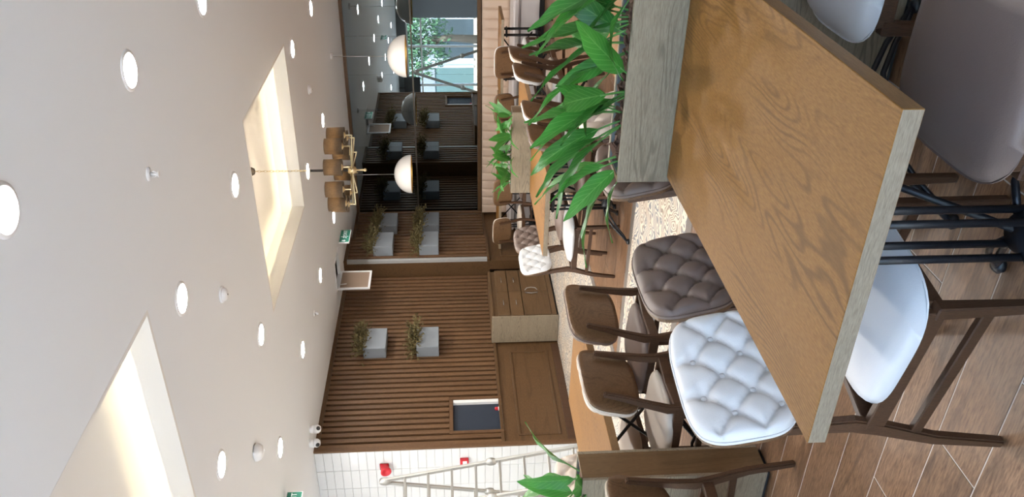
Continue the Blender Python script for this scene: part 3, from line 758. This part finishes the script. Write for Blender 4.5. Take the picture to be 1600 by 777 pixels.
for (z0, z1) in ((.665, .825), (.48, .655)):
    for (a, b) in ((Y0+.03, ym-.003), (ym+.003, Y1-.01)):
        d = MB().box(XF-.018, XF+.012, a, b, z0, z1).build('drawer', 'cabinet_wood', sb, bevel=.003, seg=1); handle((z0+z1)/2, (a+b)/2, d)
for (a, b, s_) in ((Y0+.03, ym-.003, -1), (ym+.003, Y1-.01, 1)):
    d = MB().box(XF-.018, XF+.012, a, b, .10, .47).build('door', 'cabinet_wood', sb, bevel=.003, seg=1)
    handle(.33, ym+s_*.03, d, True, s_*.03)
MB().box(XF-.018, XF+.004, Y0+.03, Y1-.01, .03, .095).build('base_rail', 'cabinet_wood', sb)

# ------------------------------------------------------------------ wall planters with dried foliage
def frond_stuff(rnd, n, sx, sy, drop):
    f = MB()
    for i in range(n):
        px, py, pz_ = rnd.uniform(.02, sx), rnd.uniform(-sy, sy), 0
        d = Vector((rnd.uniform(-.2, 1), rnd.uniform(-1, 1.2), rnd.uniform(.2, 1.6))).normalized(); p = Vector((px, py, pz_))
        for k in range(7):
            q = p+d*.035; side = d.cross(Vector((rnd.uniform(-1, 1), rnd.uniform(-1, 1), rnd.uniform(-1, 1)))).normalized()*rnd.uniform(.008, .02)
            f.add([p, p+d*.02+side, q, p+d*.02-side], [(0, 1, 2, 3)])
            p = q; d = (d+Vector((rnd.uniform(-.25, .35), rnd.uniform(-.25, .25), -drop*rnd.uniform(.1, .5)))).normalized()
    return f
def wall_planter(yc, z0, xw, label, i, shift=0):
    r = empty('wall_planter', (xw, yc, z0)); tag(r, label, 'planter', 'grey box planters on the slat wall')
    hw, hh, dp = .225, .30, .17
    t = MB(); t.box(.001, dp, -hw, -hw+.012, 0, hh); t.box(.001, dp, hw-.012, hw, 0, hh); t.box(dp-.012, dp, -hw+.012, hw-.012, 0, hh); t.box(.001, .012, -hw+.012, hw-.012, 0, hh); t.box(.012, dp-.012, -hw+.012, hw-.012, 0, .02)
    t.build('pot', 'grey_plaster', r, bevel=.004, seg=1)
    MB().box(.012, dp-.012, -hw+.012, hw-.012, .02, hh-.04).build('soil', 'bark', r)
    f = frond_stuff(random.Random(i), 190, dp, hw, .55).build('foliage', 'dried_foliage', r, (0, shift, hh-.04), fix=False); tag(f, kind='stuff')
    return r
k = 0
for yc, xw, d in ((8.98, WX+.016, 'left of the sideboard'), (11.14, BX+.016, 'on the boxed pier'), (12.28, WX+.016, 'in the corner by the mirror')):
    for z0, dz in ((2.36, 'upper'), (1.65, 'lower')):
        wall_planter(yc, z0, xw, dz + ' grey box planter with dried foliage ' + d, k); k += 1

# ------------------------------------------------------------------ ceiling fittings
DL = [(-1.5, 2.80), (-1.47, 4.26), (-2.91, 5.77), (-2.91, 4.25), (-4.35, 5.77), (-4.35, 4.27), (-5.67, 5.75), (-5.67, 7.23), (-5.70, 8.76), (-4.25, 8.76), (-5.70, 10.27), (-4.22, 10.22), (-2.79, 8.74), (-2.76, 10.23), (-1.5, 5.75),
      (-1.45, 7.25), (-1.40, 8.74), (-1.38, 10.23), (-5.67, 4.26), (-5.67, 2.78), (-7.1, 4.26), (-7.1, 2.78), (-7.1, 5.72), (-8.5, 2.78), (-8.5, 4.26), (-9.9, 4.26), (-9.9, 2.78), (-8.5, 1.3), (-7.1, 1.3), (-5.67, 1.3), (-9.9, 1.3)]
dr = MB().lathe([(.088, 0), (.088, -.008), (.094, -.010), (.108, -.005), (.110, 0)], 32).mesh('bezel', 'white_plastic')
dd = MB().lathe([(0, -.004), (.05, -.0045), (.087, -.003), (.088, 0)], 32).mesh('diffuser', 'downlight_glow')
names = {0: 'cut by the picture edge where the ceiling is nearest', 1: 'alone above the coffer corner', 2: 'on the near side of the chandelier coffer, above its chain', 3: 'beside the corner of the bright coffer, near the smoke detector', 4: 'beyond the corner of the chandelier coffer', 5: 'at the bottom of the picture beside the white dome', 6: 'at the bottom of the picture towards the cameras',
         7: 'beside the slat wall, halfway to the hatch', 8: 'beside the open ceiling hatch', 9: 'behind the chandelier chain', 10: 'between chandelier and exit sign', 11: 'behind the chandelier, left of its shades', 12: 'by the far corner of the chandelier coffer', 13: 'nearest the mirror at the top of the picture', 14: 'cut by the top edge of the picture'}
dmesh = None
for i, (x, y) in enumerate(DL):
    r = empty('downlight', (x, y, ZC)); tag(r, 'round recessed downlight ' + names[i] if i in names else 'round recessed downlight seen only in the mirror or out of frame', 'light', 'recessed ceiling downlights')
    put('bezel', dr, r); put('diffuser', dd, r)
# sprinklers
def sprinkler(x, y, label):
    r = empty('sprinkler', (x, y, ZC)); tag(r, label, 'sprinkler', 'ceiling sprinklers')
    MB().lathe([(.040, 0), (.040, -.004), (.022, -.012), (.012, -.012)], 20).build('rosette', 'white_plastic', r)
    MB().lathe([(0, -.05), (.009, -.05), (.009, -.012), (0, -.012)], 10).build('nozzle', 'white_plastic', r)
    for s_ in (-1, 1): MB().tube([(s_*.012, 0, -.015), (s_*.018, 0, -.03), (s_*.004, 0, -.052)], .003, 6).build('frame_arm', 'white_plastic', r)
    MB().lathe([(0, -.056), (.018, -.056), (.018, -.053), (0, -.053)], 16).build('deflector', 'white_plastic', r)
sprinkler(-2.04, 4.20, 'small white sprinkler on the ceiling in the middle of the near part')
sprinkler(-5.82, 8.11, 'small white sprinkler on the ceiling near the slat wall and open hatch')
def detector(x, y, label, dome=False):
    r = empty('smoke_detector', (x, y, ZC)); tag(r, label, 'detector', 'ceiling detectors')
    MB().lathe([(.062, 0), (.062, -.010), (.055, -.014), (0, -.014)], 28).build('base', 'white_plastic', r)
    if dome: MB().lathe([(.075, -.010), (.075, -.03), (.06, -.055), (.03, -.07), (0, -.073)], 28).build('dome', 'white_plastic', r)
    else:
        MB().lathe([(.048, -.014), (.046, -.03), (.030, -.042), (0, -.044)], 28).build('sensor_head', 'white_plastic', r)
        MB().lathe([(0, -.046), (.006, -.046), (.006, -.043)], 10).build('indicator', 'black_rubber', r)
detector(-3.39, 4.99, 'flat white smoke detector on the ceiling between the two coffers')
detector(-3.51, 9.46, 'white smoke detector on the ceiling beyond the chandelier')
detector(-5.00, 5.03, 'white dome on the ceiling at the bottom of the picture', True)
# dome cameras near the slat wall corner
for x, y, a, d in ((-6.69, 7.06, .5, 'right one of two, at the slat wall corner'), (-6.78, 6.93, -.2, 'left one of two, at the slat wall corner')):
    r = empty('security_camera', (x, y, ZC), a); tag(r, 'white security camera on the ceiling, ' + d, 'camera', 'security cameras')
    MB().lathe([(.045, 0), (.05, -.02), (.05, -.045), (.04, -.05), (0, -.05)], 20).build('mount', 'white_plastic', r)
    MB().lathe([(0, -.125), (.03, -.118), (.048, -.095), (.05, -.075), (.045, -.05), (0, -.05)], 20).build('ball', 'white_plastic', r)
    o = MB().lathe([(0, .014), (.018, .012), (.024, 0), (.02, -.01)], 16).build('lens', 'black_rubber', r, (.018, -.038, -.098)); o.rotation_euler = Vector((.4, -.8, -.5)).to_track_quat('Z', 'Y').to_euler()

# open ceiling hatch panel
hp = empty('hatch_panel', (-6.68, 10.10, ZC-.013)); tag(hp, 'white-framed brown access panel hanging open below the ceiling by the slat wall', 'hatch')
t = MB(); A_, B_ = -.235, .235
for b_ in ((A_, B_, -.03, 0), (A_, B_, -.46, -.43), (A_, A_+.03, -.43, -.03), (B_-.03, B_, -.43, -.03)): t.box(0, .022, b_[0], b_[1], b_[2], b_[3])
t.build('frame', 'white_plastic', hp)
MB().box(.004, .014, A_+.03, B_-.03, -.43, -.03).build('board', 'hatch_brown', hp)
MB().tube([(.02, -.12, -.02), (.03, -.13, -.06), (.025, -.11, -.12)], .006, 6).build('catch', 'white_plastic', hp)

# exit signs
def text_mesh(s_, size):
    c = bpy.data.curves.new('lettering', 'FONT'); c.body = s_; c.size = size; c.extrude = .0006; c.align_x = 'CENTER'; c.align_y = 'CENTER'
    o = bpy.data.objects.new('tmp', c); COL.objects.link(o); dg = bpy.context.evaluated_depsgraph_get()
    me = bpy.data.meshes.new_from_object(o.evaluated_get(dg)); bpy.data.objects.remove(o); me.materials.clear(); me.materials.append(M['sign_white']); return me
EXIT = text_mesh('EXIT', .075)
def exit_sign(x, y, label):
    r = empty('exit_sign', (x, y, ZC)); tag(r, label, 'sign', 'green exit signs')
    for s_ in (-.1, .1): MB().tube([(0, s_, -.001), (0, s_, -.02)], .004, 6).build('hanger', 'white_plastic', r)
    MB().box(-.012, .012, -.18, .18, -.17, -.015).build('case', 'white_plastic', r, bevel=.002, seg=1)
    MB().box(.0121, .0135, -.172, .172, -.162, -.024).build('face', 'sign_green', r)
    o = put('lettering', EXIT, r, (.0138, .085, -.093), Euler((PI/2, 0, PI/2)))
    # running figure and arrow
    t = MB()
    t.lathe([(0, .0008), (.012, .0008), (.012, 0)], 12)
    fig = t.build('figure_head', 'sign_white', r, (.0138, -.022, -.052)); fig.rotation_euler = (0, PI/2, 0)
    t = MB()
    for path in (((-.025, -.068), (-.03, -.10)), ((-.03, -.10), (-.012, -.12), (-.015, -.145)), ((-.03, -.10), (-.05, -.118), (-.07, -.115)), ((-.025, -.07), (-.005, -.085), (.006, -.075)), ((-.025, -.07), (-.05, -.075), (-.055, -.092))):
        t.bar([(.0142, a, b) for a, b in path], .012, .0008, (0, 1, 0))
    t.build('running_figure', 'sign_white', r)
    t = MB().prism([(-.135, -.12), (-.105, -.092), (-.121, -.092), (-.121, -.06), (-.149, -.06), (-.149, -.092), (-.165, -.092)], .0138, .0146, lambda a, b, c: (c, a, b)); t.build('arrow', 'sign_white', r)
exit_sign(-6.20, 10.56, 'green exit sign hanging by the open ceiling hatch')
exit_sign(-6.20, 5.50, 'green exit sign cut by the bottom edge of the picture')

# ------------------------------------------------------------------ chandelier
cx, cy = -3.545, 7.32; zt = ZC+.30
ch = empty('chandelier', (cx, cy, zt)); tag(ch, 'brass chandelier with ten brown fabric drum shades hanging in the coffer', 'chandelier')
def zz(z): return z-zt
MB().lathe([(.014, -.075), (.03, -.07), (.05, -.03), (.055, -.001), (0, 0)], 24).build('canopy', 'bronze_dark', ch)
t = MB(); z = zt-.07; i = 0
link = .034
while z > 2.80:
    pts = [(.009*math.cos(a)*(1 if i % 2 else 0), .009*math.cos(a)*(0 if i % 2 else 1), zz(z)-link/2+link*.55*math.sin(a)) for a in [2*PI*j/10 for j in range(11)]]
    t.tube(pts, .0024, 5, cap=False); z -= link*.86; i += 1
t.build('chain', 'brass', ch)
MB().lathe([(0, zz(2.80)), (.013, zz(2.80)), (.013, zz(2.42)), (0, zz(2.42))], 12).build('rod', 'black_iron', ch)
MB().lathe([(0, zz(2.44)), (.03, zz(2.435)), (.042, zz(2.41)), (.042, zz(2.39)), (.03, zz(2.365)), (.009, zz(2.355)), (.009, zz(2.285)), (.016, zz(2.28)), (.014, zz(2.265)), (0, zz(2.26))], 20).build('hub', 'brass', ch)
R0 = .345; zs0 = 2.452
arm = MB().bar([(.035, 0, zz(2.40)), (R0, 0, zz(2.385)), ], .010, .010, (0, 1, 0)); arm.bar([(R0, 0, zz(2.382)), (R0, 0, zz(2.455))], .010, .010, (0, 1, 0)); arm = arm.mesh('arm', 'brass')
cup = MB().lathe([(.008, zz(2.44)), (.030, zz(2.452)), (.034, zz(2.47)), (.012, zz(2.472)), (.012, zz(2.52)), (0, zz(2.52))], 16, (R0, 0, 0)).mesh('lamp_cup', 'brass')
shd = MB().lathe([(.078, zz(zs0)), (.074, zz(zs0+.165)), (.0725, zz(zs0+.165)), (.0765, zz(zs0)), (.078, zz(zs0))], 28, (R0, 0, 0)).mesh('shade', 'lamp_fabric')
bul = MB().lathe([(0, zz(2.52)), (.016, zz(2.53)), (.022, zz(2.555)), (.014, zz(2.585)), (0, zz(2.60))], 14, (R0, 0, 0)).mesh('bulb', 'bulb_glow')
rims = []
for zr, rr_ in ((zs0, .078), (zs0+.165, .074)):
    rims.append(MB().tube([(R0+rr_*math.cos(2*PI*j/28), rr_*math.sin(2*PI*j/28), zz(zr)) for j in range(29)], .0022, 5, cap=False).mesh('shade_trim', 'bronze_dark'))
for j in range(10):
    a = 2*PI*(j+.35)/10
    s_ = put('shade', shd, ch, (0, 0, 0), (0, 0, a)); [put('shade_trim', q_, s_) for q_ in rims]
    for nm, me in (('arm', arm), ('lamp_cup', cup), ('bulb', bul)): put(nm, me, ch, (0, 0, 0), (0, 0, a))

# ------------------------------------------------------------------ dome pendants
def pendant(x, y, label):
    r = empty('pendant_lamp', (x, y, ZC)); tag(r, label, 'lamp', 'white dome pendants')
    MB().lathe([(0, -.028), (.05, -.026), (.055, 0)], 24).build('canopy', 'white_plastic', r)
    MB().tube([(0, 0, -.026), (0, 0, -.80)], .004, 8).build('cable', 'steel', r)
    R_ = .30; zb = -1.065; hh = .27
    pr = [(R_*math.cos(a), zb+hh*math.sin(a)) for a in [PI/2*i/16 for i in range(17)]]
    MB().lathe(pr, 48).build('dome', 'pendant_white', r, fix=False)
    pi = [((R_-.006)*math.cos(a), zb+(hh-.006)*math.sin(a)) for a in [PI/2*i/16 for i in range(17)]]
    t = MB().lathe(pi, 48); t.lathe([(R_, zb), (R_-.006, zb)], 48); t.build('dome_lining', 'gold_inside', r, fix=False)
    MB().lathe([(0, zb+.10), (.03, zb+.11), (.045, zb+.15), (.03, zb+.19), (.015, zb+.2), (.015, zb+.262)], 16).build('bulb', 'white_plastic', r)
pendant(-3.80, 11.56, 'white dome pendant with gold lining in front of the bright mirror reflection')
pendant(-5.68, 11.56, 'white dome pendant behind and below the chandelier')

# ------------------------------------------------------------------ fire alarm devices
r = empty('alarm_sounder', (-7.32, YW, 2.30)); tag(r, 'round red alarm sounder high on the white tiled wall', 'alarm')
o = MB().lathe([(.05, 0), (.05, .03), (.045, .05), (.06, .075), (.064, .10), (.055, .105), (.03, .085), (0, .08)], 24).build('horn', 'red_plastic', r); o.rotation_euler = (PI/2+.25, 0, 0)
MB().box(-.055, .055, -.012, -.0005, -.055, .055).build('back_plate', 'red_plastic', r, bevel=.008)
r = empty('call_point', (-7.27, YW, 1.35)); tag(r, 'red square fire call point on the tiled wall beside the ladder', 'alarm')
MB().box(-.045, .045, -.045, -.0005, -.05, .05).build('case', 'red_plastic', r, bevel=.005)
MB().box(-.028, .028, -.048, -.0455, -.03, .02).build('glass', 'sign_white', r)
r = empty('red_lamp', (WX-.02, 7.72, .893)); tag(r, 'small red lamp inside the service opening of the slat wall', 'lamp')
MB().lathe([(.028, 0), (.028, .012), (.022, .014), (0, .014)], 18, (.005, 0, 0)).build('base', 'white_plastic', r)
MB().lathe([(.022, .014), (.024, .04), (.018, .055), (0, .058)], 18, (.005, 0, 0)).build('lens', 'red_plastic', r)

# ------------------------------------------------------------------ articulated aluminium ladder
apex = Vector((-6.80, 6.33, 2.22)); wv = Vector((-.33, -.94, 0)).normalized(); sv = Vector((.94, -.33, 0)).normalized(); LW = .38
ld = empty('step_ladder', (apex.x, apex.y, 0)); tag(ld, 'aluminium articulated A-frame ladder standing before the white tiled wall', 'ladder')
ap = Vector((0, 0, apex.z))
for sgn in (1, -1):
    foot = sv*sgn*.72
    for e in (0, 1):
        a = ap+wv*LW*e+sv*sgn*.03; b = Vector((foot.x, foot.y, .03))+wv*LW*e
        mid = a.lerp(b, .52)
        MB().bar([a, mid], .024, .062, wv).build('rail', 'aluminium', ld, bevel=.004, seg=1)
        MB().bar([mid, b], .024, .062, wv).build('rail', 'aluminium', ld, bevel=.004, seg=1)
        j = MB().lathe([(0, -.02), (.055, -.02), (.058, 0), (.055, .02), (0, .02)], 20).build('hinge', 'aluminium', ld, mid); j.rotation_euler = wv.to_track_quat('Z', 'Y').to_euler()
        MB().bar([b+Vector((0, 0, .03)), b-Vector((0, 0, .03))], .03, .07, wv).build('rubber_foot', 'black_rubber', ld)
    a = ap+sv*sgn*.03; b = Vector((foot.x, foot.y, .03))
    for q in range(8):
        p = a.lerp(b, .10+q*.115)
        MB().bar([p+wv*.012, p+wv*(LW-.012)], .026, .026, sv).build('rung', 'aluminium', ld, bevel=.003, seg=1)
for e in (0, 1):
    j = MB().lathe([(0, -.022), (.06, -.022), (.064, 0), (.06, .022), (0, .022)], 20).build('hinge', 'aluminium', ld, ap+wv*LW*e); j.rotation_euler = wv.to_track_quat('Z', 'Y').to_euler()

# ------------------------------------------------------------------ front window fittings
r = empty('roller_blind', (-6.3, YF+.06, 2.62)); tag(r, 'grey roller blind lowered over the front window, seen in the mirror', 'blind')
MB().tube([(-1.28, 0, 0), (1.28, 0, 0)], .03, 12).build('roller', 'shade_gray', r)
MB().box(-1.26, 1.26, .028, .031, -2.25, 0).build('fabric', 'blind_fabric', r)
MB().box(-1.26, 1.26, .02, .038, -2.28, -2.25).build('bottom_bar', 'shade_gray', r)
r = empty('wall_screen', (-9.95, YF+.10, 2.65)); tag(r, 'black screen hung high by the front window, seen in the mirror', 'screen')
MB().box(-.38, .38, -.03, .03, -.27, .27).build('housing', 'black_rubber', r, bevel=.006)
MB().tube([(0, 0, .27), (0, 0, .45)], .02, 10).build('bracket', 'black_iron', r)

# ------------------------------------------------------------------ street outside
g = MB().box(-60, 40, -60, YF-.12, -.25, -.12).build('street_ground', 'asphalt'); struct(g)
struct(MB().box(-60, 40, -5.0, YF-.12, -.12, -.02).build('pavement', 'paving'))
bd = empty('street_building', (-9, -15, 0)); tag(bd, 'white building with shop shutters across the street, seen in the mirror', 'building')
MB().box(-18, 22, -6, 0, -.2, 4.2).build('wall', 'facade_white', bd)
MB().box(-18.1, 22.1, -6.1, .25, 4.2, 4.45).build('cornice', 'facade_white', bd)
for i, x in enumerate([-16+2.5*q for q in range(15)]):
    f = MB(); 
    f.box(x-1.15, x-1.0, .001, .10, .1, 3.1); f.box(x+1.0, x+1.15, .001, .10, .1, 3.1); f.box(x-1.0, x+1.0, .001, .10, 2.95, 3.1)
    wf = f.build('shop_frame', 'facade_white', bd)
    MB().box(x-1, x+1, .002, .05, .1, 2.1).build('shop_window', 'shop_window' if i % 2 else 'shutter_green', wf)
    MB().box(x-1, x+1, .002, .08, 2.1, 2.95).build('shutter_box', 'shade_gray', wf)
MB().box(-18, 22, .0, .06, -.2, .1).build('plinth', 'facade_tan', bd)
b2 = empty('tan_building', (-18.0, -12.8, 0)); tag(b2, 'low tan kiosk across the street, seen in the mirror', 'building')
MB().box(-1.5, 1.5, -1.5, 1.5, -.2, 1.9).build('wall', 'facade_tan', b2); MB().box(-1.7, 1.7, -1.7, 1.7, 1.9, 2.05).build('roof', 'facade_white', b2)
MB().box(-.8, .8, 1.501, 1.53, .7, 1.5).build('window', 'shop_window', b2)
lf = MB().add([(0, 0, 0), (.09, .04, .01), (.2, 0, -.02), (.09, -.04, .01)], [(0, 1, 2, 3)])
def tree(x, y, h_, rad, seed, label):
    rnd = random.Random(seed); r = empty('street_tree', (x, y, -.12)); tag(r, label, 'tree', 'street trees outside the front window')
    t = MB(); t.tube([(0, 0, 0), (.1, .05, h_*.25), (-.05, .1, h_*.5), (.05, 0, h_*.8)], [.20, .15, .11, .05], 8)
    for k in range(9):
        a = rnd.uniform(0, 6.3); z0 = h_*rnd.uniform(.28, .6); L_ = rad*rnd.uniform(.7, 1.05)
        t.tube([(0, 0, z0), (L_*.5*math.cos(a), L_*.5*math.sin(a), z0+h_*.12), (L_*math.cos(a+.3), L_*math.sin(a+.3), z0+h_*rnd.uniform(.1, .3))], [.07, .04, .012], 6)
    t.build('trunk', 'tree_bark', r)
    f = MB()
    for k in range(3800):
        d = Vector((rnd.gauss(0, 1), rnd.gauss(0, 1), rnd.gauss(0, 1))).normalized()*rnd.random()**.45
        c = Vector((d.x*rad, d.y*rad, h_*.62+d.z*h_*.40)); R_ = Euler((rnd.uniform(0, 6), rnd.uniform(0, 6), rnd.uniform(0, 6))).to_matrix(); q = rnd.uniform(.8, 1.5)
        f.add([R_ @ (Vector(v)*q)+c for v in lf.v], [(0, 1, 2, 3)])
    tag(f.build('crown', 'tree_leaf', r, fix=False), kind='stuff')
for i, (x, y, h_, rad, d) in enumerate(((-10.6, -8.6, 6.0, 1.9, 'left'), (-14.9, -8.4, 6.8, 2.2, 'right'), (-6.0, -9.0, 6.4, 2.0, 'middle'), (-1.4, -9.0, 6.4, 2.0, 'far right'))):
    tree(x, y, h_, rad, i, 'leafy street tree outside the front window, ' + {'left': 'second in the mirror', 'right': 'nearest the slat wall in the mirror', 'middle': 'behind the roller blind', 'far right': 'outside the mirror view'}[d])
